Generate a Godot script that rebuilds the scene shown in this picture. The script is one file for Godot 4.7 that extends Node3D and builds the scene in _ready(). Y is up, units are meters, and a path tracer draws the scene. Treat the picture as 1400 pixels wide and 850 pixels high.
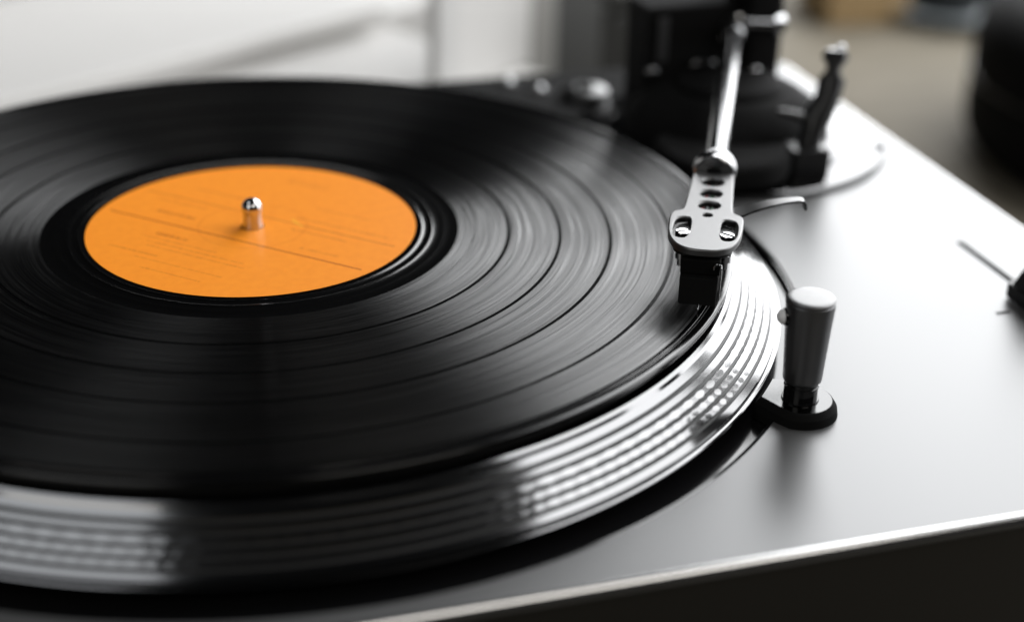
extends Node3D
# A record player close up. Shapes are written in millimetres with the top of the record at y = 0; LIFT puts the tabletop at zero.
const LIFT := 150.0
const PIVOT := Vector2(203, -90)
const LAMP := Vector2(134.8, 117.6)
var rng := RandomNumberGenerator.new()
var M := {}

# ------------------------------------------------------------------ helpers
class Shape:
	var v := PackedVector3Array()
	var n := PackedVector3Array()
	var uv := PackedVector2Array()
	func tri(a: Vector3, b: Vector3, c: Vector3, na: Vector3, nb: Vector3, nc: Vector3, ua := Vector2(), ub := Vector2(), uc := Vector2()) -> void:
		var g := (c - a).cross(b - a)
		if g.length_squared() < 1e-12:
			return
		if g.dot(na + nb + nc) < 0.0:
			v.append_array([a, c, b]); n.append_array([na, nc, nb]); uv.append_array([ua, uc, ub])
		else:
			v.append_array([a, b, c]); n.append_array([na, nb, nc]); uv.append_array([ua, ub, uc])
	func quad(a: Vector3, b: Vector3, c: Vector3, d: Vector3, na: Vector3, nb: Vector3, nc: Vector3, nd: Vector3) -> void:
		tri(a, b, c, na, nb, nc); tri(a, c, d, na, nc, nd)
	func flat(a: Vector3, b: Vector3, c: Vector3, d: Vector3, nn: Vector3) -> void:
		quad(a, b, c, d, nn, nn, nn, nn)
	func done() -> ArrayMesh:
		var st := SurfaceTool.new()
		st.begin(Mesh.PRIMITIVE_TRIANGLES)
		for i in v.size():
			st.set_normal(n[i]); st.set_uv(uv[i]); st.add_vertex(v[i] * 0.001)
		st.index()
		return st.commit()
	# a profile of (radius, height) turned about the vertical axis through c
	func lathe(p: Array, seg := 96, c := Vector3.ZERO, xf := Basis(), sharp := 35.0, a0 := 0.0, a1 := TAU) -> void:
		var k := p.size() - 1
		var nn := []
		for i in k:
			var d: Vector2 = (p[i + 1] - p[i]).normalized()
			nn.append(Vector2(d.y, -d.x))
		for i in k:
			var n0: Vector2 = nn[i]
			var n1: Vector2 = nn[i]
			if i > 0 and absf(rad_to_deg(nn[i].angle_to(nn[i - 1]))) < sharp: n0 = (nn[i] + nn[i - 1]).normalized()
			if i < k - 1 and absf(rad_to_deg(nn[i].angle_to(nn[i + 1]))) < sharp: n1 = (nn[i] + nn[i + 1]).normalized()
			for j in seg:
				var t0 := a0 + (a1 - a0) * j / seg
				var t1 := a0 + (a1 - a0) * (j + 1) / seg
				var q := []
				var m := []
				for e in [[p[i], n0, t0], [p[i + 1], n1, t0], [p[i + 1], n1, t1], [p[i], n0, t1]]:
					q.append(c + xf * Vector3(e[0].x * cos(e[2]), e[0].y, e[0].x * sin(e[2])))
					m.append(xf * Vector3(e[1].x * cos(e[2]), e[1].y, e[1].x * sin(e[2])))
				quad(q[0], q[1], q[2], q[3], m[0], m[1], m[2], m[3])
	# a flat ring; u runs round it, v across it from r_lo to r_hi
	func ring(r0: float, r1: float, y: float, seg := 256, r_lo := 60.0, r_hi := 150.0) -> void:
		for j in seg:
			var t0 := TAU * j / seg
			var t1 := TAU * (j + 1) / seg
			var a := Vector3(r0 * cos(t0), y, r0 * sin(t0)); var b := Vector3(r1 * cos(t0), y, r1 * sin(t0))
			var c := Vector3(r1 * cos(t1), y, r1 * sin(t1)); var d := Vector3(r0 * cos(t1), y, r0 * sin(t1))
			var v0 := (r0 - r_lo) / (r_hi - r_lo); var v1 := (r1 - r_lo) / (r_hi - r_lo)
			var u0 := float(j) / seg; var u1 := float(j + 1) / seg
			tri(a, b, c, Vector3.UP, Vector3.UP, Vector3.UP, Vector2(u0, v0), Vector2(u0, v1), Vector2(u1, v1))
			tri(a, c, d, Vector3.UP, Vector3.UP, Vector3.UP, Vector2(u0, v0), Vector2(u1, v1), Vector2(u1, v0))
	# side walls between two loops of the same size: loop of (x, z) at y0 and at y1
	func wall(lo: PackedVector2Array, y0: float, hi: PackedVector2Array, y1: float, flip := 1.0, sharp := 40.0) -> void:
		var k := lo.size()
		var nn := []
		var s := signf(Shape.area(lo)) * flip
		for i in k:
			var a := Vector3(lo[i].x, y0, lo[i].y); var b := Vector3(lo[(i + 1) % k].x, y0, lo[(i + 1) % k].y)
			var u := Vector3(hi[i].x, y1, hi[i].y)
			if u.distance_to(a) < 1e-5: u = a + Vector3.UP
			var g := (b - a).cross(u - a).normalized()
			var outward := Vector3(b.z - a.z, 0, a.x - b.x) * s
			if absf(y1 - y0) > 1e-6:
				if g.dot(outward) < 0: g = -g
			elif g.y < 0: g = -g
			nn.append(g)
		for i in k:
			var j := (i + 1) % k
			var n0: Vector3 = nn[i]; var n1: Vector3 = nn[i]
			if rad_to_deg(nn[i].angle_to(nn[(i - 1 + k) % k])) < sharp: n0 = (nn[i] + nn[(i - 1 + k) % k]).normalized()
			if rad_to_deg(nn[i].angle_to(nn[j])) < sharp: n1 = (nn[i] + nn[j]).normalized()
			quad(Vector3(lo[i].x, y0, lo[i].y), Vector3(hi[i].x, y1, hi[i].y), Vector3(hi[j].x, y1, hi[j].y), Vector3(lo[j].x, y0, lo[j].y), n0, n0, n1, n1)
	func cap(loop: PackedVector2Array, y: float, up := true) -> void:
		var nn := Vector3.UP if up else Vector3.DOWN
		var t := Geometry2D.triangulate_polygon(loop)
		for i in range(0, t.size(), 3):
			tri(Vector3(loop[t[i]].x, y, loop[t[i]].y), Vector3(loop[t[i + 1]].x, y, loop[t[i + 1]].y), Vector3(loop[t[i + 2]].x, y, loop[t[i + 2]].y), nn, nn, nn)
	static func area(p: PackedVector2Array) -> float:
		var s := 0.0
		for i in p.size(): s += p[i].cross(p[(i + 1) % p.size()])
		return s * 0.5
	# moves every edge of a loop outwards by d (negative: inwards), keeping the number of points
	static func grown(p: PackedVector2Array, d: float) -> PackedVector2Array:
		var out := PackedVector2Array()
		var k := p.size()
		var s := signf(Shape.area(p))
		for i in k:
			var a := (p[i] - p[(i - 1 + k) % k]).normalized(); var b := (p[(i + 1) % k] - p[i]).normalized()
			var na := Vector2(a.y, -a.x) * s; var nb := Vector2(b.y, -b.x) * s
			var m := (na + nb).normalized()
			out.append(p[i] + m * d / maxf(0.4, m.dot(na)))
		return out
	# a solid between y0 and y1 with its upper and lower edges rounded
	func slab(loop: PackedVector2Array, y0: float, y1: float, bevel := 0.3, steps := 2) -> void:
		var last := Shape.grown(loop, -bevel)
		var ly := y0
		cap(last, y0, false)
		for half in 2:
			for i in range(0, steps + 1):
				var t := PI / 2 * i / steps
				var off := -bevel * (1.0 - sin(t)) if half == 0 else -bevel * (1.0 - cos(t))
				var y := y0 + bevel * (1.0 - cos(t)) if half == 0 else y1 - bevel * (1.0 - sin(t))
				var now := Shape.grown(loop, off)
				if absf(y - ly) > 1e-6: wall(last, ly, now, y)
				last = now; ly = y
		cap(last, y1, true)
	func box(lo: Vector3, hi: Vector3, bevel := 0.4, steps := 2) -> void:
		slab(PackedVector2Array([Vector2(lo.x, lo.z), Vector2(hi.x, lo.z), Vector2(hi.x, hi.z), Vector2(lo.x, hi.z)]), lo.y, hi.y, bevel, steps)
	# a round tube along points, one radius each
	func tube(p: Array, r: Array, seg := 24, ends := true) -> void:
		var k := p.size()
		var rings := []
		var side := Vector3.UP
		for i in k:
			var d: Vector3 = (p[mini(i + 1, k - 1)] - p[maxi(i - 1, 0)]).normalized()
			if absf(d.dot(side)) > 0.95: side = Vector3.RIGHT
			var x := d.cross(side).normalized(); var y := x.cross(d).normalized()
			var q := []
			for j in seg: q.append([p[i] + (x * cos(TAU * j / seg) + y * sin(TAU * j / seg)) * r[i], x * cos(TAU * j / seg) + y * sin(TAU * j / seg)])
			rings.append(q)
		for i in k - 1:
			for j in seg:
				var a = rings[i][j]; var b = rings[i + 1][j]; var c = rings[i + 1][(j + 1) % seg]; var d = rings[i][(j + 1) % seg]
				quad(a[0], b[0], c[0], d[0], a[1], b[1], c[1], d[1])
		if ends:
			for e in [[0, 1], [k - 1, k - 2]]:
				var nn: Vector3 = (p[e[0]] - p[e[1]]).normalized()
				for j in seg: tri(p[e[0]], rings[e[0]][j][0], rings[e[0]][(j + 1) % seg][0], nn, nn, nn)

func circle(r: float, c := Vector2.ZERO, seg := 48) -> PackedVector2Array:
	var out := PackedVector2Array()
	for i in seg: out.append(c + Vector2.from_angle(TAU * i / seg) * r)
	return out

func rounded(pts: Array, times := 2) -> PackedVector2Array:        # corner cutting
	var p := PackedVector2Array(pts)
	for t in times:
		var q := PackedVector2Array()
		for i in p.size():
			var b := p[(i + 1) % p.size()]
			q.append(p[i].lerp(b, 0.25)); q.append(p[i].lerp(b, 0.75))
		p = q
	return p

func rect(x0: float, z0: float, x1: float, z1: float, r: float, seg := 6) -> PackedVector2Array:
	var out := PackedVector2Array()
	for c in [[x1 - r, z1 - r, 0.0], [x0 + r, z1 - r, PI / 2], [x0 + r, z0 + r, PI], [x1 - r, z0 + r, PI * 1.5]]:
		for i in seg + 1: out.append(Vector2(c[0], c[1]) + Vector2.from_angle(c[2] + PI / 2 * i / seg) * r)
	return out

func arc(c: Vector2, r: float, a0: float, a1: float, seg := 6) -> Array:  # points of a profile
	var out := []
	for i in seg + 1: out.append(c + Vector2.from_angle(deg_to_rad(lerpf(a0, a1, float(i) / seg))) * r)
	return out

func numbered(called: String, parent: Node) -> String:
	if not parent.has_node(NodePath(called)): return called
	var i := 1
	while parent.has_node(NodePath("%s_%03d" % [called, i])): i += 1
	return "%s_%03d" % [called, i]

func obj(called: String, s, material: Material, parent: Node, label := "") -> MeshInstance3D:
	var o := MeshInstance3D.new()
	o.name = numbered(called, parent)
	o.mesh = s.done() if s is Shape else s
	o.material_override = material
	parent.add_child(o, true)
	if label: o.set_meta("label", label)
	return o

func thing(called: String, label: String, category: String, at := Vector3.ZERO, turn := 0.0, kind := "") -> Node3D:
	var o := Node3D.new()
	o.name = numbered(called, self)
	add_child(o, true)
	o.position = (at + Vector3(0, LIFT, 0)) * 0.001
	o.rotation.y = turn
	o.set_meta("label", label)
	if kind: o.set_meta("kind", kind)
	else: o.set_meta("category", category)
	return o

func part(called: String, parent: Node, at := Vector3.ZERO, turn := 0.0) -> Node3D:
	var o := Node3D.new()
	o.name = numbered(called, parent)
	parent.add_child(o, true)
	o.position = at * 0.001
	o.rotation.y = turn
	return o

func mat(called: String, color: Color, rough: float, metal := 0.0, spec := 0.5) -> StandardMaterial3D:
	var m := StandardMaterial3D.new()
	m.resource_name = called
	m.albedo_color = color.linear_to_srgb()
	m.roughness = rough; m.metallic = metal; m.metallic_specular = spec
	M[called] = m
	return m

func area(called: String, at: Vector3, target: Vector3, size: Vector2, energy: float, color: Color) -> void:
	var l := AreaLight3D.new()
	l.name = called
	l.area_size = size
	l.light_energy = energy; l.light_color = color
	l.area_range = 12.0; l.area_attenuation = 2.0; l.shadow_enabled = true
	add_child(l)
	l.look_at_from_position(at, target, Vector3.UP)

func grain(freq: float, seed_: int, lo: float, hi: float, size := 512, normal := false, bump := 1.0) -> NoiseTexture2D:
	var f := FastNoiseLite.new()
	f.seed = seed_; f.frequency = freq; f.fractal_octaves = 4
	var t := NoiseTexture2D.new()
	t.width = size; t.height = size; t.seamless = true; t.noise = f
	if normal:
		t.as_normal_map = true; t.bump_strength = bump
	else:
		var g := Gradient.new()
		g.set_color(0, Color(lo, lo, lo)); g.set_color(1, Color(hi, hi, hi))
		t.color_ramp = g
	return t

# ------------------------------------------------------------------ the scene
func _ready() -> void:
	rng.seed = 7
	var cam := Camera3D.new()
	cam.name = "camera"
	add_child(cam)
	cam.transform = Transform3D(Basis(Vector3(0.956685, 0.02201, 0.29029), Vector3(0.109818, 0.896189, -0.429866), Vector3(-0.269616, 0.443125, 0.854954)), Vector3(-0.06116, 0.20233 + LIFT * 0.001, 0.46852))
	var ca := CameraAttributesPhysical.new()
	ca.frustum_focal_length = 90.41
	ca.frustum_focus_distance = 0.459
	ca.exposure_aperture = 6.9
	ca.frustum_near = 0.02; ca.frustum_far = 20.0
	cam.attributes = ca
	cam.fov = 21.91
	cam.near = 0.02; cam.far = 20.0
	cam.current = true

	var we := WorldEnvironment.new()
	we.name = "environment"
	var e := Environment.new()
	e.background_mode = Environment.BG_COLOR
	e.background_color = Color(0.008, 0.0083, 0.0086).linear_to_srgb()
	e.tonemap_mode = Environment.TONE_MAPPER_LINEAR
	e.tonemap_exposure = 1.05
	e.sdfgi_enabled = true; e.ssao_enabled = true; e.ssil_enabled = true
	we.environment = e
	add_child(we)
	# the big window to the right and the smaller one to the left
	area("window_light", Vector3(0.80, 0.77, -0.95), Vector3(-0.5, 0.77, -0.95), Vector2(1.30, 1.44), 4.1, Color(0.99, 0.995, 1.0))
	area("near_window_light", Vector3(0.80, 0.77, 0.03), Vector3(-0.5, 0.77, 0.03), Vector2(0.54, 1.44), 0.95, Color(0.99, 0.995, 1.0))
	area("far_window_light", Vector3(-0.60, 1.62, 0.05), Vector3(0.3, 1.35, 0.05), Vector2(0.55, 1.0), 0.24, Color(0.97, 0.985, 1.0))
	area("doorway_light", Vector3(-0.95, 0.95, 0.95), Vector3(0.0, 0.15, 0.0), Vector2(0.8, 0.8), 0.32, Color(1.0, 0.99, 0.97))  # unseen fill added behind the viewer to brighten label and shelf
	area("room_light", Vector3(0.42, 1.15, 1.05), Vector3(0.1, 0.13, 0.18), Vector2(0.8, 0.45), 0.30, Color(1.0, 0.98, 0.95))

	materials()
	background()
	turntable()
	record()

func materials() -> void:
	mat("satin_deck", Color(0.15, 0.151, 0.152), 0.38, 0.58)
	mat("groove_paint", Color(0.01, 0.01, 0.01), 0.5)
	mat("chassis", Color(0.014, 0.013, 0.011), 0.5)
	mat("black_gloss", Color(0.006, 0.006, 0.0065), 0.12)
	mat("black_mirror", Color(0.075, 0.075, 0.075), 0.16, 1.0)
	mat("black_satin", Color(0.008, 0.008, 0.0085), 0.32)
	mat("black_matte", Color(0.006, 0.006, 0.006), 0.8, 0.0, 0.2)
	mat("rubber", Color(0.012, 0.012, 0.012), 0.8)
	mat("tube_metal", Color(0.17, 0.17, 0.173), 0.22, 1.0)
	mat("chrome", Color(0.6, 0.6, 0.61), 0.07, 1.0)
	mat("steel", Color(0.3, 0.3, 0.305), 0.2, 1.0)
	mat("platter_metal", Color(0.235, 0.235, 0.237), 0.12, 1.0)
	mat("dot_metal", Color(0.265, 0.265, 0.267), 0.13, 1.0)
	var hs := mat("headshell_metal", Color(0.165, 0.165, 0.165), 0.42, 1.0)
	hs.normal_enabled = true; hs.normal_texture = grain(0.35, 5, 0, 1, 256, true, 1.5); hs.normal_scale = 0.12
	hs.uv1_triplanar = true; hs.uv1_scale = Vector3(60, 60, 60)
	mat("dark_shade_paint", Color(0.02, 0.02, 0.018), 0.6)  # dark grey standing in for shade right of the shelf
	mat("dark_steel", Color(0.07, 0.07, 0.07), 0.3, 1.0)
	mat("polished_edge", Color(0.62, 0.62, 0.62), 0.24, 1.0)
	mat("lamp_barrel", Color(0.15, 0.15, 0.153), 0.36, 0.9)
	mat("lamp_lens", Color(0.95, 0.95, 0.96), 0.3)
	mat("silver_plate", Color(0.12, 0.12, 0.121), 0.13, 1.0)
	mat("vinyl", Color(0.0015, 0.0015, 0.0016), 0.16)
	mat("vinyl_gap", Color(0.003, 0.003, 0.003), 0.2, 0.0, 0.3)
	var g := mat("vinyl_grooves", Color(0.0012, 0.0012, 0.0013), 0.38, 0.0, 0.6)
	g.anisotropy_enabled = true; g.anisotropy = -0.97
	g.normal_enabled = true; g.normal_texture = groove_normals(); g.normal_scale = 1.0
	g.roughness = 1.0; g.roughness_texture = groove_roughness()
	var lb := mat("label_paper", Color.WHITE, 0.42, 0.0, 0.4)
	lb.albedo_texture = label_print()
	lb.albedo_color = Color.WHITE
	var wp := mat("white_paint", Color(0.565, 0.555, 0.54), 0.45)
	wp.roughness_texture = grain(0.01, 9, 0.4, 0.55); wp.roughness = 1.0; wp.uv1_triplanar = true; wp.uv1_scale = Vector3(3, 3, 3)
	mat("mid_shade_paint", Color(0.22, 0.215, 0.2), 0.6)  # middle grey for the painted step into shade
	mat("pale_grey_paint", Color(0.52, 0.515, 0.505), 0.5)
	var tb := mat("table_wood", Color.WHITE, 0.7, 0.0, 0.2)
	var tg := grain(0.006, 11, 0, 1, 1024)
	var gr := Gradient.new()
	gr.set_color(0, Color(0.39, 0.37, 0.325)); gr.set_color(1, Color(0.45, 0.425, 0.38))
	tg.color_ramp = gr
	tb.albedo_texture = tg; tb.albedo_color = Color.WHITE
	tb.uv1_triplanar = true; tb.uv1_scale = Vector3(2.0, 2.0, 9.0)
	var cb := mat("cardboard", Color(0.30, 0.20, 0.09), 0.8)
	cb.albedo_texture = grain(0.02, 13, 0.85, 1.0); cb.uv1_triplanar = true; cb.uv1_scale = Vector3(5, 5, 5)
	mat("wire_red", Color(0.35, 0.02, 0.03), 0.5); mat("wire_green", Color(0.02, 0.16, 0.05), 0.5)
	mat("pale_enamel", Color(0.36, 0.40, 0.42), 0.3)

# streaks that run along the grooves: smooth noise, long round the record and short across it; 0 to 1
func streaks(seed_: int) -> PackedFloat32Array:
	var w := 256; var h := 1024
	var out := PackedFloat32Array(); out.resize(w * h)
	var g := RandomNumberGenerator.new(); g.seed = seed_
	for layer in [[140, 12, 0.16], [340, 22, 0.32], [700, 36, 0.37], [220, 1, 0.15]]:
		var rows: int = layer[0]; var cols: int = layer[1]
		var v := PackedFloat32Array(); v.resize((rows + 1) * cols)
		for i in v.size(): v[i] = g.randf()
		var shift := PackedFloat32Array(); shift.resize(rows + 1)
		for i in rows + 1: shift[i] = g.randf() * cols
		for y in h:
			var fy := float(y) / h * rows
			var y0 := int(fy); var ty := fy - y0
			ty = ty * ty * (3.0 - 2.0 * ty)
			for x in w:
				var a := 0.0
				for k in 2:
					var fx := float(x) / w * cols + shift[y0 + k]
					var x0 := int(fx); var tx := fx - x0
					tx = tx * tx * (3.0 - 2.0 * tx)
					var q := lerpf(v[(y0 + k) * cols + x0 % cols], v[(y0 + k) * cols + (x0 + 1) % cols], tx)
					a += q * (ty if k == 1 else 1.0 - ty)
				out[y * w + x] += a * layer[2]
	return out

func groove_normals() -> ImageTexture:
	var n := streaks(31)
	var b := PackedByteArray(); b.resize(n.size() * 3)
	for i in n.size():
		b[i * 3] = 128; b[i * 3 + 1] = int(clampf(0.5 + (n[i] - 0.5) * 0.30, 0, 1) * 255.0 + 0.5); b[i * 3 + 2] = 255
	return ImageTexture.create_from_image(Image.create_from_data(256, 1024, false, Image.FORMAT_RGB8, b))

func groove_roughness() -> ImageTexture:
	var n := streaks(47)
	var b := PackedByteArray(); b.resize(n.size())
	for i in n.size(): b[i] = int(clampf(0.35 + (n[i] - 0.5) * 0.30, 0.2, 0.5) * 255.0)
	return ImageTexture.create_from_image(Image.create_from_data(256, 1024, false, Image.FORMAT_L8, b))

func label_print() -> ImageTexture:
	# orange paper with two ruled lines and rows of fine print too small to read, all set at an angle
	var s := 768; var r := 51.5
	var im := Image.create(s, s, false, Image.FORMAT_RGB8)
	var paper := Color(0.995, 0.595, 0.165)
	var ink := Color(0.50, 0.20, 0.03)
	var d := Vector2(0.729, 0.685); var nn := Vector2(-0.685, 0.729)
	var rows := []                                             # [across, from, to, height of print, strength]
	for q in [[4.2, -34, -19, 1.5, 0.45], [19, -23, -11, 1.7, 0.5], [22.3, -26, 2, 0.9, 0.22], [25, -22, 14, 0.9, 0.2], [27.7, -20, 16, 0.9, 0.2], [33, -30, -12, 0.8, 0.3], [36, -18, 14, 0.8, 0.18], [6.8, 22, 36, 1.2, 0.2], [-12.5, 8, 42, 1.2, 0.2], [-4, 12, 32, 1.1, 0.25], [-4, -40, -20, 1.1, 0.18], [-17, -34, -12, 1.3, 0.2], [-22, 10, 30, 1.0, 0.16], [-38, -12, 4, 4.5, 0.1], [41.5, -12, 10, 0.7, 0.25]]:
		rows.append(q)
	var f := FastNoiseLite.new(); f.seed = 21; f.frequency = 0.03
	var fw := FastNoiseLite.new(); fw.seed = 22; fw.frequency = 0.45
	for y in s:
		for x in s:
			var p := Vector2(x + 0.5, y + 0.5) / s * 2.0 * r - Vector2(r, r)
			var t := p.dot(d); var n := p.dot(nn)
			var k := 0.0
			if absf(n - 11.5) < 0.33 and absf(t) < 47: k = 0.6
			if absf(n + 8.0) < 0.28 and absf(t) < 47: k = 0.36
			for q in rows:
				if absf(n - q[0]) < q[3] * 0.5 and t > q[1] and t < q[2] and fw.get_noise_2d(t * 6.0, q[0] * 40.0) > -0.12:
					k = maxf(k, q[4] * 0.8)
			var wear := f.get_noise_2d(x, y) * 0.02
			wear += fw.get_noise_2d(x * 1.7, y * 1.7) * 0.012
			if absf(p.length() - 17.0) < 0.4: wear -= 0.03
			if absf((p - Vector2(14, 1)).dot(Vector2(0.95, -0.3))) < 0.35 and absf((p - Vector2(14, 1)).dot(Vector2(0.3, 0.95))) < 3.5: wear += 0.14
			im.set_pixel(x, y, Color(paper.r + wear, paper.g + wear, paper.b + wear * 0.5).lerp(ink, k))
	return ImageTexture.create_from_image(im)

# ------------------------------------------------------------------ what lies behind
func background() -> void:
	var t := thing("tabletop", "wide beige table surface under and behind the record player", "", Vector3(0, -LIFT, 0), 0.0, "structure")
	var s := Shape.new()
	s.box(Vector3(-1600, -30, -1900), Vector3(1900, 0, 700), 3.0)
	obj("table_board", s, M.table_wood, t)

	# a low white stepped shelf unit, standing at an angle behind the deck; local x runs along its front, z towards the viewer
	var c := thing("shelf_unit", "low white stepped shelf unit with a backboard behind the record player", "shelf", Vector3(196, -LIFT, -480), deg_to_rad(30.2))
	s = Shape.new(); s.box(Vector3(-900, 0, -170), Vector3(147, 81, -9), 1.0); obj("carcass", s, M.white_paint, c)
	s = Shape.new(); s.box(Vector3(-905, 81.2, -164), Vector3(-60, 91, 0), 2.0); obj("upper_shelf", s, M.white_paint, c)
	s = Shape.new(); s.box(Vector3(-905, 30, -15.9), Vector3(-46, 72, 150), 2.5); obj("lower_shelf", s, M.white_paint, c)
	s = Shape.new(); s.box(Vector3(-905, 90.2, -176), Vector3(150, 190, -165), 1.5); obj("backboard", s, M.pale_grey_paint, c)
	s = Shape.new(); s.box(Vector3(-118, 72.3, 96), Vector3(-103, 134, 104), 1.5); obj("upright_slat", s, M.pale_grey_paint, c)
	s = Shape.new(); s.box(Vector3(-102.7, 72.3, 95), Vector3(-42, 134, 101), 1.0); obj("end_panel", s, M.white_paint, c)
	s = Shape.new(); s.box(Vector3(-41.8, 0, 90), Vector3(-18, 134, 99), 4.0, 4); obj("shade_step_post", s, M.mid_shade_paint, c, "grey post added as a step into shade at the right end")  # added post; its grey paints the first step of the fall into shade
	s = Shape.new(); s.box(Vector3(-17.8, 0, 80), Vector3(150, 134, 92), 2.0); obj("shade_step_panel", s, M.dark_shade_paint, c, "dark grey panel added as the last step into shade at the right end")  # added panel; its darker grey paints the last step into shade

	# a dark box added behind the arm to fill in the shade there
	var b := thing("added_shade_box", "added dark grey box standing in for shade between the white cabinet and the tonearm", "added box", Vector3(297, -LIFT, -350))
	s = Shape.new(); s.box(Vector3(-53, 0, 2), Vector3(46, 112, 20), 4.0); obj("box_body", s, M.dark_shade_paint, b)
	s = Shape.new(); s.box(Vector3(-54, 112.2, 1), Vector3(47, 124, 21), 3.0); obj("box_lid", s, M.dark_shade_paint, b)

	# cardboard carton and a bowl on a plate far right, a black drum at the edge of the picture
	var k := thing("carton", "brown cardboard carton far behind the cueing lever", "carton", Vector3(575, -LIFT, -660), deg_to_rad(-8))
	s = Shape.new(); s.box(Vector3(-32, 0, -40), Vector3(32, 45, 36), 1.0); obj("carton_body", s, M.cardboard, k)
	s = Shape.new(); s.box(Vector3(-33, 45.2, -41), Vector3(33, 48, 37), 0.8); obj("carton_lid", s, M.cardboard, k)
	var d := thing("serving_plate", "pale blue-grey plate at the back right", "plate", Vector3(657, -LIFT, -644))
	s = Shape.new(); s.lathe([Vector2(0, 1), Vector2(30, 1), Vector2(34, 5), Vector2(70, 14), Vector2(71, 12), Vector2(36, 2), Vector2(30, 0), Vector2(0, 0)], 64); obj("dish", s, M.pale_enamel, d)
	var w := thing("black_bowl", "round black bowl standing on the pale blue-grey plate", "bowl", Vector3(655, -LIFT + 2, -648))
	s = Shape.new(); s.lathe([Vector2(0, 8), Vector2(30, 12), Vector2(48, 40), Vector2(51, 40), Vector2(46, 20), Vector2(28, 3), Vector2(0, 3)], 64); obj("bowl_body", s, M.black_satin, w)
	var h := thing("black_drum", "large round black padded drum at the right edge behind the deck", "drum", Vector3(628, -LIFT, -308))
	s = Shape.new(); s.lathe([Vector2(0, 0), Vector2(120, 0)] + arc(Vector2(120, 22), 22, -90, 0) + arc(Vector2(112, 68), 30, 0, 90) + [Vector2(0, 98)], 96); obj("drum_body", s, M.black_matte, h)
	s = Shape.new(); s.lathe(arc(Vector2(141.5, 50), 1.5, -90, 90, 8), 96); obj("drum_seam", s, M.black_satin, h)

# ------------------------------------------------------------------ the record player
func turntable() -> void:
	var t := thing("record_player", "black and silver record player with its arm lowered onto the record", "record player")
	var s := Shape.new()
	# body and feet
	s.slab(rect(-176, -178, 271.5, 179.5, 4.0), -118, -24.5, 1.0); obj("chassis", s, M.chassis, t)
	for x in [-140, 230]:
		for z in [-145, 145]:
			s = Shape.new(); s.lathe([Vector2(0, -150), Vector2(24, -150), Vector2(27, -146), Vector2(27, -118.2), Vector2(0, -118.2)], 40, Vector3(x, 0, z)); obj("foot", s, M.rubber, t)
	deck(t)
	platter(t)
	target_lamp(t)
	pitch_slider(t)
	arm_base(t)
	tonearm(t)
	adapter()

# the satin top plate: an outline with rounded edges and a round opening for the platter well
func deck(t: Node3D) -> void:
	var s := Shape.new()
	var y1 := -21.4; var y0 := -24.3; var rad := 2.1
	var trim := Shape.new()
	var outline := rect(-178, -180.5, 273.5, 181.5, 5.0, 8)
	var last := PackedVector2Array(); var ly := 0.0
	for i in 7:
		var th := PI / 2 * i / 6
		var now := Shape.grown(outline, -rad * (1.0 - cos(th)))
		var y := y0 + (y1 - y0) * sin(th)
		if i > 0: (trim if i > 1 else s).wall(last, ly, now, y)
		last = now; ly = y
	obj("edge_trim", trim, M.polished_edge, t)
	# the flat top in strips, so that the opening never lies inside one polygon
	var hole := circle(174.6, Vector2.ZERO, 256)
	for x in [[-178, 0], [0, 273.5]]:
		var strip := PackedVector2Array([Vector2(x[0], -190), Vector2(x[1], -190), Vector2(x[1], 190), Vector2(x[0], 190)])
		for q in Geometry2D.intersect_polygons(last, strip):
			for piece in Geometry2D.clip_polygons(q, hole):
				if not Geometry2D.is_polygon_clockwise(piece) or true: s.cap(piece, y1)
	s.lathe([Vector2(174.6, y1), Vector2(174.2, y1 - 0.5), Vector2(174.2, -24.4)], 256)
	obj("top_plate", s, M.satin_deck, t, "satin top plate that mirrors the window")
	s = Shape.new(); s.slab(rect(30, -184, 205, -126, 3), -21.3, -19.4, 0.6); obj("dark_reflection_slab", s, M.black_matte, t, "added black slab for the dark reflection along the rear of the deck")  # added slab: puts the dark reflection of the rear deck into black colour
	s = Shape.new(); s.lathe([Vector2(174.1, -21.9), Vector2(173.4, -21.7), Vector2(172.9, -22.4), Vector2(172.4, -24.0), Vector2(20, -24.05)], 256); obj("platter_well", s, M.black_gloss, t)

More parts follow.
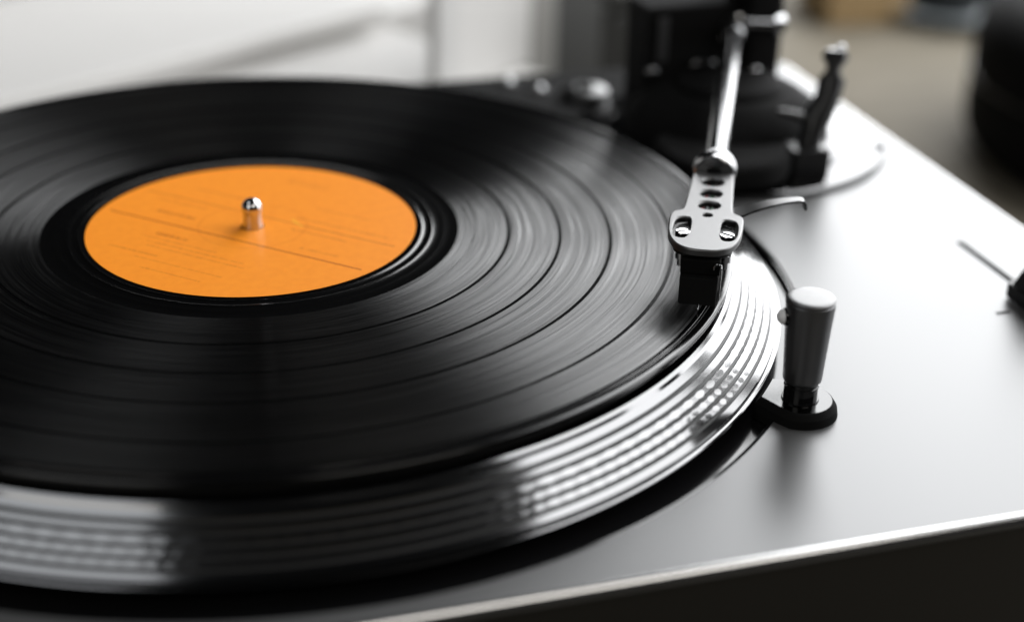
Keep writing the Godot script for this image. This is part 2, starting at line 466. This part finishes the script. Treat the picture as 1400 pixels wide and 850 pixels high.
func platter(t: Node3D) -> void:
	var p := part("platter", t)
	var a := Vector2(151.6, -6.4); var b := Vector2(165.6, -16.7)     # the sloping strobe face
	var d := (b - a).normalized(); var out := Vector2(-d.y, d.x)
	if out.y < 0: out = -out
	var len := a.distance_to(b)
	var prof := [Vector2(40, -8), Vector2(146.5, -8), Vector2(147.0, -5.6), Vector2(147.8, -5.0), Vector2(150.2, -5.1), Vector2(151.1, -5.7)]
	# six bands parted by five dark painted grooves
	var cuts := [0.175, 0.345, 0.515, 0.685, 0.85]
	var last := 0.0
	var lines := []
	for c in cuts:
		var g0: float = c - 0.026; var g1: float = c + 0.026
		prof += [a + d * len * (last + 0.01) - out * 0.13, a + d * len * (g0 - 0.01) + out * 0.13, a + d * len * g0 - out * 0.06, a + d * len * (g0 + 0.004) - out * 0.42, a + d * len * (g1 - 0.004) - out * 0.42, a + d * len * g1 - out * 0.32]
		lines.append([a + d * len * (g0 + 0.001) - out * 0.4, a + d * len * (g1 - 0.001) - out * 0.4])
		last = g1
	prof += [a + d * len * (last + 0.01) - out * 0.13, b + out * 0.1, b + Vector2(0.25, -0.4), b + Vector2(0.1, -0.8), b + Vector2(-0.4, -1.0), b + Vector2(0.9, -1.15), b + Vector2(1.3, -1.4), b + Vector2(1.2, -1.9), b + Vector2(0.3, -2.2), Vector2(140, -20.4)]
	var s := Shape.new(); s.lathe(prof, 360, Vector3.ZERO, Basis(), 12.0); obj("platter_rim", s, M.platter_metal, p)
	for q in lines:
		s = Shape.new(); s.lathe(q, 360); obj("groove_line", s, M.groove_paint, p)
	# strobe dots: small polished lozenges standing proud of the face
	var dome := Shape.new()
	for i in 12:
		for j in 2:
			var q := []
			var m := []
			for e in [[i, j], [i, j + 1], [i + 1, j + 1], [i + 1, j]]:
				var th: float = TAU * e[0] / 12; var rr: float = [1.0, 0.8, 0.0][e[1]]; var hh: float = [-0.05, 0.035, 0.05][e[1]]
				q.append(Vector3(cos(th) * rr, hh, sin(th) * rr))
				m.append(Vector3(cos(th) * [0.02, 0.01, 0.0][e[1]], 1, sin(th) * [0.02, 0.01, 0.0][e[1]]).normalized())
			dome.quad(q[0], q[1], q[2], q[3], m[0], m[1], m[2], m[3])
	var unit := dome.done()
	var counts := [[2, 144, 2.6, 1.05], [3, 216, 1.7, 1.0], [4, 216, 1.65, 0.95]]
	var near := []; var rest := []
	for c in counts:
		for i in c[1]:
			var th: float = TAU * (i + 0.3 * c[0]) / c[1]
			var at2: Vector2 = a + d * len * ((cuts[c[0] - 1] + cuts[c[0]]) * 0.5) + out * 0.02
			var rad3 := Vector3(cos(th), 0, sin(th))
			var up := (rad3 * out.x + Vector3.UP * out.y).rotated(Vector3(-sin(th), 0, cos(th)), 0.118).normalized()
			var tang := Vector3(-sin(th), 0, cos(th))
			var x := Transform3D(Basis(tang * c[2], up, tang.cross(up).normalized() * c[3]), (rad3 * at2.x + Vector3.UP * at2.y) * 0.001)
			# the arc that faces the viewer
			var ang := wrapf(rad_to_deg(th), -180, 180)
			if ang > -12 and ang < 132: near.append([absf(ang - 55), x])
			else: rest.append(x)
	near.sort_custom(func(m, n): return m[0] < n[0])
	for i in near.size():
		if i < 290:
			var o := obj("strobe_dot", unit, M.dot_metal, p)
			o.transform = near[i][1]
		else: rest.append(near[i][1])
	var mm := MultiMesh.new()
	mm.transform_format = MultiMesh.TRANSFORM_3D
	mm.mesh = unit; mm.instance_count = rest.size()
	for i in rest.size(): mm.set_instance_transform(i, rest[i])
	var mi := MultiMeshInstance3D.new()
	mi.name = "far_strobe_dots"; mi.multimesh = mm; mi.material_override = M.dot_metal
	mi.set_meta("kind", "stuff")
	p.add_child(mi, true)
	s = Shape.new(); s.lathe([Vector2(3.4, -8), Vector2(3.4, 0.2), Vector2(2.9, 2.0), Vector2(2.9, 4.6)] + arc(Vector2(0, 6.2), 3.3, -30, 90, 14), 48); obj("spindle", s, M.chrome, t, "chrome spindle with a rounded tip through the label")

func target_lamp(t: Node3D) -> void:
	var p := part("target_lamp", t, Vector3(LAMP.x, 0, LAMP.y))
	# collar: a disc with a beak towards the platter, trimmed by the rim's circle
	var best := PackedVector2Array()
	for i in 9:
		var th := lerpf(atan2(113.9, 123.9), atan2(105.0, 132.0), i / 8.0)
		best.append(Vector2.from_angle(th) * 168.7 - LAMP)
	for i in 27: best.append(Vector2.from_angle(deg_to_rad(lerpf(-62, 128, i / 26.0))) * 9.4)
	best.append(Vector2(-7.6, 4.2))
	var s := Shape.new()
	var lo := Shape.grown(best, 1.5)
	s.wall(lo, -23.6, lo, -21.2); s.wall(lo, -21.2, Shape.grown(best, 1.1), -19.0); s.wall(Shape.grown(best, 1.1), -19.0, best, -17.4); s.wall(best, -17.4, Shape.grown(best, -0.4), -17.1); obj("lamp_collar", s, M.black_matte, p)
	s = Shape.new(); s.cap(Shape.grown(best, -0.4), -17.1); obj("collar_face", s, M.black_mirror, p)
	s = Shape.new(); s.lathe([Vector2(5.3, -17.05), Vector2(5.2, -16.6), Vector2(4.75, -16.6), Vector2(4.7, -13.2), Vector2(4.9, -13.0), Vector2(4.9, -12.6), Vector2(4.6, -12.4), Vector2(4.6, -11.6), Vector2(4.9, -11.4)], 64); obj("lamp_neck", s, M.black_gloss, p)
	s = Shape.new(); s.lathe([Vector2(4.2, -11.5), Vector2(4.9, -11.4), Vector2(5.35, -10.9), Vector2(5.5, -10.2), Vector2(5.7, -6), Vector2(6.15, 2), Vector2(6.6, 9), Vector2(6.85, 12.6), Vector2(6.85, 13.0), Vector2(6.6, 13.2), Vector2(6.55, 13.5)], 96); obj("lamp_barrel", s, M.lamp_barrel, p)
	s = Shape.new(); s.lathe([Vector2(6.55, 13.4), Vector2(6.8, 13.6), Vector2(6.8, 13.9), Vector2(6.6, 14.15), Vector2(6.2, 14.35), Vector2(5.0, 14.42), Vector2(3, 14.46), Vector2(0, 14.48)], 96); obj("lamp_cap", s, M.headshell_metal, p, "silver domed cap of the target lamp")
	# the lens in its bezel, aimed at the rim
	var aim := Vector3(-LAMP.x, 0, -LAMP.y).normalized().rotated(Vector3.UP, 0.5)
	var xf := Basis(Quaternion(Vector3.UP, aim))
	s = Shape.new(); s.lathe([Vector2(2.5, 5.0), Vector2(2.5, 6.9), Vector2(2.3, 7.1), Vector2(1.9, 7.0)], 40, Vector3(0, 8.4, 0), xf); obj("lens_bezel", s, M.black_gloss, p)
	s = Shape.new(); s.lathe([Vector2(2.0, 6.9)] + arc(Vector2(0, 6.9), 2.2, 0, 90, 8), 40, Vector3(0, 8.4, 0), xf); obj("lamp_lens", s, M.lamp_lens, p)
	for i in 4:
		s = Shape.new(); s.lathe([Vector2(6.05 + 0.1 * i, 6.2 + 1.5 * i), Vector2(6.75 + 0.1 * i, 6.5 + 1.5 * i), Vector2(6.85 + 0.1 * i, 7.0 + 1.5 * i), Vector2(6.1 + 0.1 * i, 7.3 + 1.5 * i)], 10, Vector3.ZERO, Basis(), 35.0, -0.45, 0.15); obj("grip_rib", s, M.lamp_barrel, p)

func pitch_slider(t: Node3D) -> void:
	var p := part("pitch_slider", t, Vector3(242.6, -21.4, 0))
	var s := Shape.new(); s.slab(rect(-1.4, 23, 1.4, 131, 1.3, 5), -0.5, 0.06, 0.04, 1); obj("slider_slot", s, M.black_matte, p)
	s = Shape.new(); s.slab(rect(-9.5, 66, 9.5, 88, 2.5), 0.5, 5.5, 0.8); obj("slider_base", s, M.black_satin, p)
	s = Shape.new()
	var lo := rect(-8.5, 67.5, 8.5, 86.5, 2.2); var hi := rect(-6.5, 72, 6.5, 82, 2.0)
	s.wall(lo, 5.5, hi, 15.5); s.wall(hi, 15.5, Shape.grown(hi, -0.6), 16.1); s.cap(Shape.grown(hi, -0.6), 16.1); obj("slider_knob", s, M.black_satin, p)
	s = Shape.new(); s.box(Vector3(-0.4, 16.15, 72.8), Vector3(0.4, 16.4, 81.2), 0.1, 1); obj("pointer_line", s, M.white_paint, p)
	for i in 9:
		if i != 2 and i != 6: continue
		s = Shape.new(); s.box(Vector3(-18.5, 0.01, 76.2 + (i - 2) * 11.0), Vector3(-13.6, 0.1, 77.6 + (i - 2) * 11.0), 0.02, 1); obj("scale_mark", s, M.black_matte, p)

func arm_base(t: Node3D) -> void:
	var p := part("tonearm_base", t, Vector3(PIVOT.x, 0, PIVOT.y))
	var s := Shape.new(); s.lathe([Vector2(62.6, -21.35), Vector2(62.4, -19.9), Vector2(61.6, -19.2), Vector2(60.8, -19.0), Vector2(20, -18.9)], 160); obj("base_plate", s, M.silver_plate, p)
	s = Shape.new(); s.lathe([Vector2(63.4, -21.36), Vector2(63.3, -21.0), Vector2(62.7, -20.9)], 160); obj("plate_gasket", s, M.black_matte, p)
	s = Shape.new(); s.lathe([Vector2(41, -18.8), Vector2(41, -13), Vector2(40.2, -10), Vector2(38.5, -7), Vector2(35.5, -3.8), Vector2(31, -0.6), Vector2(27.5, 1.4), Vector2(24, 2.4)] + arc(Vector2(19, 2), 3, 0, 90, 4) + [Vector2(0, 5)], 128); obj("height_dial", s, M.black_matte, p)
	s = Shape.new(); s.lathe([Vector2(49, -18.95), Vector2(48.9, -18.3), Vector2(48.2, -17.7), Vector2(46, -17.0), Vector2(43, -16.4), Vector2(41.2, -16.2)], 128); obj("dial_flange", s, M.silver_plate, p)
	s = Shape.new(); s.slab(rect(-42, 10, 8, 60, 22.0, 12), -18.8, -8.5, 3.0, 5); obj("lift_housing", s, M.black_matte, p)
	s = Shape.new(); s.lathe([Vector2(0, -17.8)] + arc(Vector2(1.6, -18.2), 0.7, 90, 0, 3) + [Vector2(2.4, -18.9)], 20, Vector3(55, 0, 27)); obj("plate_screw", s, M.black_satin, p)
	# the bearing tower, with its scale slot, knob and button, and the gimbal post right of it
	s = Shape.new(); s.box(Vector3(-31, -18.8, -34), Vector3(8.5, 31, -14.5), 1.4); obj("bearing_tower", s, M.black_matte, p)
	s = Shape.new(); s.box(Vector3(-25.5, 9, -14.4), Vector3(-21.5, 27, -13.8), 0.25); obj("scale_slot", s, M.lamp_barrel, p)
	var front := Basis(Vector3.RIGHT, PI / 2)
	s = Shape.new(); s.lathe([Vector2(0, 3.0)] + arc(Vector2(1.0, 1.8), 1.2, 90, 0, 4) + [Vector2(2.2, 0)], 24, Vector3(-28, 5.6, -14.4), front); obj("tower_screw", s, M.steel, p)
	s = Shape.new(); s.tube([Vector3(-10.5, 7.5, -13.6), Vector3(-9.5, 7.5, -13), Vector3(-2.5, 7.5, -13), Vector3(-1.5, 7.5, -13.6)], [1.0, 1.7, 1.7, 1.0], 16); obj("tower_catch", s, M.steel, p)
	s = Shape.new(); s.slab(rect(10.5, -30, 27, -10, 3), -14, 40, 1.5); obj("gimbal_post", s, M.black_matte, p)
	s = Shape.new(); s.slab(rect(2, -34, 31, -8, 4), 40.2, 62, 2.0); obj("gimbal_bridge", s, M.black_matte, p)
	for q in [[26.0, 11.8, -16], [26.0, 6.6, -16]]:
		s = Shape.new(); s.lathe([Vector2(0, 2.4)] + arc(Vector2(1.2, 1.0), 1.4, 90, 0, 4) + [Vector2(2.6, -0.2)], 32, Vector3(q[0], q[1], q[2]), Basis(Vector3.BACK, -PI / 2)); obj("bearing_cap", s, M.steel, p)
	for q in [[15, 3], [24.5, -4.5]]:
		s = Shape.new(); s.lathe([Vector2(0, 2.8)] + arc(Vector2(1.6, 1.4), 1.4, 90, 0, 4) + [Vector2(3.0, 0)], 32, Vector3(q[0], q[1], -10), front); obj("bearing_screw", s, M.chrome, p)
	s = Shape.new(); s.tube([Vector3(9, 24, -9), Vector3(10, 24, -9), Vector3(21, 23, -9), Vector3(22, 23, -9)], [1.6, 2.3, 2.3, 1.8], 24); obj("anti_skate_shaft", s, M.steel, p)
	s = Shape.new(); s.tube([Vector3(21.5, 23, -9), Vector3(22.3, 23, -9), Vector3(25.2, 22.6, -9), Vector3(26.4, 22.4, -9)], [2.6, 3.8, 3.8, 2.2], 32); obj("anti_skate_knob", s, M.chrome, p)
	# cueing lever on its block
	var c := part("cueing_lever", t, Vector3(217, -21.4, -44))
	s = Shape.new(); s.slab(rect(-8, -8, 7.5, 4, 1.2), 2.0, 13.0, 0.8); obj("lever_block", s, M.black_satin, c)
	s = Shape.new(); s.tube([Vector3(0, 12, -2), Vector3(2, 18, -3), Vector3(3.5, 23, -4), Vector3(8, 29, -6), Vector3(10.5, 36, -8), Vector3(12, 44, -10), Vector3(12.2, 47, -10.5)], [4.6, 4.4, 5.8, 4.8, 5.2, 5.4, 3.6], 20); obj("lever_handle", s, M.black_satin, c)
	s = Shape.new(); s.tube([Vector3(2, 22, -3), Vector3(-6, 24.5, -5), Vector3(-11, 25.5, -7)], [2.2, 1.7, 1.1], 14); obj("lever_arm", s, M.black_satin, c)
	s = Shape.new(); s.lathe([Vector2(0, 48.6), Vector2(1.4, 48.2), Vector2(1.8, 47)], 16, Vector3(13.6, 0.6, -9.6)); obj("lever_tip", s, M.steel, c)

func tonearm(t: Node3D) -> void:
	# local x to the right across the headshell, z towards its front; origin under the front edge
	var p := part("tonearm", t, Vector3(116.5, 0, 86), deg_to_rad(-26.57))
	var ax := -0.7
	var s := Shape.new()
	var back := Vector3(-2.0, 20.4, -206)
	s.tube([Vector3(ax, 15.6, -66), Vector3(ax, 15.7, -72), back], [3.7, 3.7, 3.7], 40); obj("arm_tube", s, M.tube_metal, p)
	s = Shape.new(); s.tube([back + Vector3(0, 0, 9), back + Vector3(0, 0, 8), back + Vector3(0, 0, 1), back], [3.9, 4.6, 4.6, 3.9], 32); obj("tube_ferrule", s, M.steel, p)
	for q in [[Vector3(0, 0.4, 3), 5.0], [Vector3(1.0, 3.0, -10), 4.8]]:
		s = Shape.new(); s.lathe(arc(Vector2.ZERO, q[1], -90, 90, 12), 32, back + q[0]); obj("tube_joint", s, M.chrome, p)
	s = Shape.new(); s.tube([back, back + Vector3(0, 0.3, -8), back + Vector3(0, 0.3, -12), back + Vector3(0, 0.4, -20)], [4.6, 5.2, 7.5, 7.5], 32); obj("bearing_yoke", s, M.black_satin, p)
	s = Shape.new(); s.tube([back + Vector3(0, 0.4, -20), back + Vector3(0, 0.6, -52)], [4.0, 4.0], 24); obj("rear_stub", s, M.steel, p)
	s = Shape.new(); s.tube([back + Vector3(0, 0.6, -34), back + Vector3(0, 0.6, -35), back + Vector3(0, 0.7, -66), back + Vector3(0, 0.7, -67)], [14, 15.5, 15.5, 14], 64); obj("counterweight", s, M.black_satin, p)
	# locking collar with a knurled band
	var xf := Basis(Vector3.RIGHT, PI / 2)
	s = Shape.new(); s.lathe([Vector2(4.0, 6.6), Vector2(5.6, 6.2), Vector2(6.4, 5.2), Vector2(6.6, 4.0)].map(func(q): return Vector2(q.x, -q.y)) + [Vector2(6.6, -1.0), Vector2(6.2, -0.4), Vector2(6.2, 0.6), Vector2(6.5, 0.9), Vector2(6.5, 3.4), Vector2(6.0, 3.8), Vector2(3.0, 3.9)], 96, Vector3(ax, 15.6, -64.5), xf); obj("locking_collar", s, M.steel, p)
	s = Shape.new()
	for i in 72:
		var u := Vector3(cos(TAU * i / 72), sin(TAU * i / 72), 0)
		var w := Vector3(-u.y, u.x, 0) * 0.2
		var c0 := Vector3(ax, 15.6, -68.2) + u * 6.55; var c1 := Vector3(ax, 15.6, -65.8) + u * 6.55
		s.quad(c0 - w, c1 - w, c1 + u * 0.35, c0 + u * 0.35, u - w * 3, u - w * 3, u, u); s.quad(c0 + w, c1 + w, c1 + u * 0.35, c0 + u * 0.35, u + w * 3, u + w * 3, u, u)
	var kn := obj("knurling", s, M.steel, p); kn.set_meta("kind", "stuff")
	headshell(p, ax)
	# finger lift: a thin blade that sweeps out to the right and turns down at its tip
	s = Shape.new()
	var mid := [Vector3(3, 14.2, -33), Vector3(8, 14.6, -34), Vector3(12, 15.9, -35.5), Vector3(17, 17.0, -37.5), Vector3(22, 17.6, -39.5), Vector3(26, 17.7, -41.2), Vector3(27.4, 17.4, -41.8), Vector3(28.0, 16.4, -42), Vector3(28.3, 14.6, -42)]
	var half := [4.2, 3.6, 3.0, 2.4, 1.9, 1.6, 1.5, 1.4, 1.3]
	for i in mid.size() - 1:
		var q := []
		var nn := []
		for j in [i, i + 1]:
			var dir: Vector3 = (mid[mini(j + 1, mid.size() - 1)] - mid[maxi(j - 1, 0)]).normalized()
			var wide := Vector3(0.25, 0, 1).normalized()
			var up := wide.cross(dir).normalized()
			if up.y < -0.1: up = -up
			q.append([mid[j] - wide * half[j] + up * 0.35, mid[j] + wide * half[j] + up * 0.35, mid[j] + wide * half[j] - up * 0.35, mid[j] - wide * half[j] - up * 0.35])
			nn.append([up, wide])
		s.quad(q[0][0], q[0][1], q[1][1], q[1][0], nn[0][0], nn[0][0], nn[1][0], nn[1][0])
		s.quad(q[0][3], q[0][2], q[1][2], q[1][3], -nn[0][0], -nn[0][0], -nn[1][0], -nn[1][0])
		s.quad(q[0][1], q[0][2], q[1][2], q[1][1], nn[0][1], nn[0][1], nn[1][1], nn[1][1])
		s.quad(q[0][0], q[0][3], q[1][3], q[1][0], -nn[0][1], -nn[0][1], -nn[1][1], -nn[1][1])
		if i == mid.size() - 2: s.flat(q[1][0], q[1][1], q[1][2], q[1][3], Vector3.DOWN)
	obj("finger_lift", s, M.dark_steel, p)
	cartridge(p)

func headshell(p: Node3D, ax: float) -> void:
	var pts := []
	var right := [Vector2(5.9, -60.6), Vector2(6.5, -59.2), Vector2(6.9, -42), Vector2(7.3, -29.2), Vector2(8.0, -27.6), Vector2(10.0, -26.3), Vector2(10.9, -24.2), Vector2(11.0, -20), Vector2(10.8, -12), Vector2(9.9, -6.8), Vector2(8.0, -2.2), Vector2(5.4, 0.3), Vector2(2.4, 1.3)]
	for q in right: pts.append(Vector2(ax + q.x, q.y))
	right.reverse()
	for q in right: pts.append(Vector2(ax - q.x, q.y))
	var outline := rounded(pts, 2)
	var top := 17.0; var low := 15.0; var bev := 0.45
	var holes := []
	for q in [[-52.0, 3.35], [-42.2, 3.3], [-32.6, 3.25]]: holes.append([circle(q[1], Vector2(ax, q[0]), 48), 0.55])
	holes.append([circle(1.45, Vector2(ax, -24.8), 32), 0.35])
	var slots := []
	for sx in [-1, 1]:
		# screw slots: straight inner side, rounded outer ends
		var sl := rounded([Vector2(ax + sx * 4.3, -21.6), Vector2(ax + sx * 6.6, -22.6), Vector2(ax + sx * 9.4, -20.6), Vector2(ax + sx * 9.4, -9.6), Vector2(ax + sx * 7.6, -6.2), Vector2(ax + sx * 4.6, -7.2)], 2)
		if Geometry2D.is_polygon_clockwise(sl): sl.reverse()
		slots.append(sl); holes.append([sl, 0.4])
	var s := Shape.new()
	s.wall(outline, low, outline, top - bev); s.wall(outline, top - bev, Shape.grown(outline, -bev * 0.35), top - bev * 0.3); s.wall(Shape.grown(outline, -bev * 0.35), top - bev * 0.3, Shape.grown(outline, -bev), top)
	var dark_walls := Shape.new()
	for q in holes:
		dark_walls.wall(q[0], low, q[0], top - q[1], -1.0)
		s.wall(q[0], top - q[1], Shape.grown(q[0], q[1]), top, -1.0)
	for side in [[top, -bev, true], [low, 0.0, false]]:
		var face := Shape.grown(outline, side[1])
		var cuts := [-30.0, ax - 6.8, ax, ax + 6.8, 30.0]
		for i in 4:
			var pieces := Geometry2D.intersect_polygons(face, PackedVector2Array([Vector2(cuts[i], -80), Vector2(cuts[i + 1], -80), Vector2(cuts[i + 1], 20), Vector2(cuts[i], 20)]))
			for q in holes:
				var next: Array[PackedVector2Array] = []
				for piece in pieces: next.append_array(Geometry2D.clip_polygons(piece, Shape.grown(q[0], q[1] if side[2] else 0.0)))
				pieces = next
			for piece in pieces: s.cap(piece, side[0], side[2])
	obj("headshell", s, M.headshell_metal, p, "silver headshell with three round holes and two screw slots")
	obj("dark_hole_walls", dark_walls, M.black_satin, p)  # hole and slot walls coloured black so the openings stay dark
	# a darker lower plate under the wide front
	s = Shape.new(); s.slab(rect(ax - 8.6, -23, ax + 8.6, -0.8, 5.0), 13.6, 14.95, 0.3); obj("mounting_spacer", s, M.black_satin, p)
	for q in [[-7.0, -0.55], [5.9, 0.5]]:
		var c := Vector3(q[0], 0, -11.0)
		s = Shape.new()
		# a cheese head with a slot across it, built as two half discs and the slot's floor
		for sd in [1, -1]:
			var halfd := PackedVector2Array()
			for i in 17: halfd.append((Vector2.from_angle(PI * i / 16) * Vector2(2.1, 1.75) + Vector2(0, 0.38)) * Vector2(1, sd))
			var turned := PackedVector2Array()
			for v in halfd: turned.append(v.rotated(q[1]) + Vector2(c.x, c.z))
			s.slab(turned, 15.6, 17.1, 0.25)
		obj("headshell_screw", s, M.chrome, p)
		s = Shape.new(); s.slab(circle(2.05, Vector2(c.x, c.z), 24), 15.2, 15.7, 0.1); obj("screw_recess", s, M.black_matte, p)
		s = Shape.new(); s.tube([c + Vector3(0, 13.5, 0), c + Vector3(0, 6.2, 0)], [1.05, 1.05], 16); s.tube([c + Vector3(0, 10.6, 0), c + Vector3(0, 8.6, 0)], [1.9, 1.9], 6); obj("screw_shank", s, M.chrome, p)

func cartridge(p: Node3D) -> void:
	var s := Shape.new(); s.box(Vector3(-6.4, 8.9, -17), Vector3(4.9, 13.5, 0.8), 0.4); obj("cartridge_body", s, M.black_matte, p)
	# the stylus block: its front leans forward towards the record
	s = Shape.new()
	var lo := rect(-6.1, -12, 4.6, 6.3, 0.5, 3); var hi := rect(-6.3, -13, 4.6, 3.4, 0.5, 3)
	s.cap(lo, 2.0, false); s.wall(lo, 2.0, hi, 8.6); s.wall(hi, 8.6, Shape.grown(hi, -0.3), 8.85); s.cap(Shape.grown(hi, -0.3), 8.85); obj("stylus_block", s, M.black_matte, p)
	s = Shape.new(); s.tube([Vector3(-0.4, 2.4, 3.5), Vector3(-0.4, 0.75, 7.0)], [0.35, 0.25], 12); s.tube([Vector3(-0.4, 0.8, 6.9), Vector3(-0.4, 0.02, 7.1)], [0.16, 0.05], 8); obj("cantilever", s, M.steel, p)
	# bright spring clip along the right side, hooked over the top
	s = Shape.new(); s.box(Vector3(5.0, 2.4, 0.6), Vector3(5.5, 12.6, 3.2), 0.15); obj("spring_clip", s, M.steel, p)
	s = Shape.new(); s.tube([Vector3(3.2, 11.4, 1.8), Vector3(3.4, 12.6, 1.9), Vector3(4.2, 13.2, 2.0), Vector3(5.0, 12.9, 2.0), Vector3(5.25, 12.0, 2.0)], [0.4, 0.4, 0.4, 0.4, 0.4], 10); obj("clip_hook", s, M.steel, p)
	for i in 4:
		s = Shape.new(); s.tube([Vector3(-4.4 + i * 2.6, 11.0 - (i % 2) * 1.6, -17), Vector3(-4.4 + i * 2.6, 10.6 - (i % 2) * 1.6, -24), Vector3(-3.4 + i * 1.8, 10.4, -38), Vector3(-2.2 + i * 0.9, 11.6, -52), Vector3(-1.6 + i * 0.6, 13.6, -61)], [0.5, 0.45, 0.45, 0.45, 0.45], 8)
		obj("lead_wire", s, [M.wire_red, M.pale_enamel, M.wire_green, M.white_paint][i], p)

func adapter() -> void:
	var t := thing("single_adapter", "round chrome adapter for singles resting on the rear of the deck", "adapter", Vector3(164, -19.4, -150))
	var s := Shape.new(); s.lathe([Vector2(3.7, 0.1), Vector2(10, 0.1), Vector2(10.4, 0.6), Vector2(10.4, 1.8)] + arc(Vector2(8.4, 1.8), 2.0, 0, 70, 5) + [Vector2(4.2, 4.2), Vector2(3.7, 3.9), Vector2(3.7, 0.1)], 64); obj("adapter_body", s, M.dark_steel, t)
	for q in [[147.5, -163, "chrome push button on the rear of the deck, nearer the chrome adapter"], [137, -175, "chrome push button on the rear of the deck, farther from the chrome adapter"]]:
		var k := thing("chrome_button", q[2], "button", Vector3(q[0], -19.4, q[1]))
		s = Shape.new(); s.lathe([Vector2(0, 2.4), Vector2(1.4, 2.2), Vector2(2.4, 1.6), Vector2(2.9, 0.8), Vector2(3.0, 0.1)], 32); obj("button_cap", s, M.steel, k)
		s = Shape.new(); s.lathe([Vector2(3.5, 0.6), Vector2(4.4, 0.5), Vector2(4.6, 0.05)], 32); obj("button_bezel", s, M.black_satin, k)

# ------------------------------------------------------------------ the record on its mat
func record() -> void:
	var m := thing("slipmat", "thin black felt mat between the platter and the record", "slipmat", Vector3(0, -7.9, 0))
	var s := Shape.new(); s.lathe([Vector2(4, 0), Vector2(146, 0), Vector2(146.2, 3.0), Vector2(145.6, 3.6), Vector2(4, 3.6)], 128); obj("felt_disc", s, M.rubber, m)
	var t := thing("vinyl_record", "black vinyl record with an orange paper label on the platter", "record")
	# the pressed body: flat underside, rounded raised lip, lead-in, gaps and dead wax a hair below the grooves
	s = Shape.new()
	s.lathe([Vector2(3.7, -1.9), Vector2(50, -1.9), Vector2(148, -2.1)] + arc(Vector2(149.9, -0.75), 1.0, -90, 90, 8) + [Vector2(148.9, 0.22), Vector2(147.6, 0.02), Vector2(146.6, -0.12), Vector2(64.2, -0.12), Vector2(63.6, -0.16), Vector2(61.0, -0.2), Vector2(60.6, -0.12), Vector2(59.8, -0.14), Vector2(57.0, -0.2), Vector2(56.8, -0.1), Vector2(56.6, -0.1), Vector2(56.4, -0.2), Vector2(53.8, -0.2), Vector2(53.6, -0.06), Vector2(53.3, -0.06), Vector2(53.1, -0.2), Vector2(51.6, -0.14), Vector2(3.7, -0.14), Vector2(3.7, -1.9)], 360, Vector3.ZERO, Basis(), 50.0)
	obj("record_body", s, M.vinyl, t)
	var edges := [64.4, 81.0, 97.2, 113.0, 132.2, 146.4]
	for i in edges.size() - 1:
		s = Shape.new()
		s.ring(edges[i] + 0.55, edges[i + 1] - 0.55, 0.0, 360)
		obj("groove_band", s, M.vinyl_grooves, t)
	# the lead-in grooves, wider apart
	for r in [147.1, 147.9]:
		s = Shape.new(); s.lathe([Vector2(r - 0.25, -0.1), Vector2(r - 0.1, 0.12), Vector2(r + 0.1, 0.12), Vector2(r + 0.25, -0.1)], 360); obj("lead_in_ridge", s, M.vinyl, t)
	s = Shape.new()
	var seg := 128
	for j in seg:
		var q := []
		for th in [TAU * j / seg, TAU * (j + 1) / seg]:
			for r in [3.65, 51.5]: q.append(Vector3(r * cos(th), 0.02, r * sin(th)))
		var f := func(v: Vector3) -> Vector2: return Vector2(v.x, v.z) / 103.0 + Vector2(0.5, 0.5)
		s.tri(q[0], q[1], q[3], Vector3.UP, Vector3.UP, Vector3.UP, f.call(q[0]), f.call(q[1]), f.call(q[3]))
		s.tri(q[0], q[3], q[2], Vector3.UP, Vector3.UP, Vector3.UP, f.call(q[0]), f.call(q[3]), f.call(q[2]))
	obj("paper_label", s, M.label_paper, t, "round orange paper label ruled with two lines")
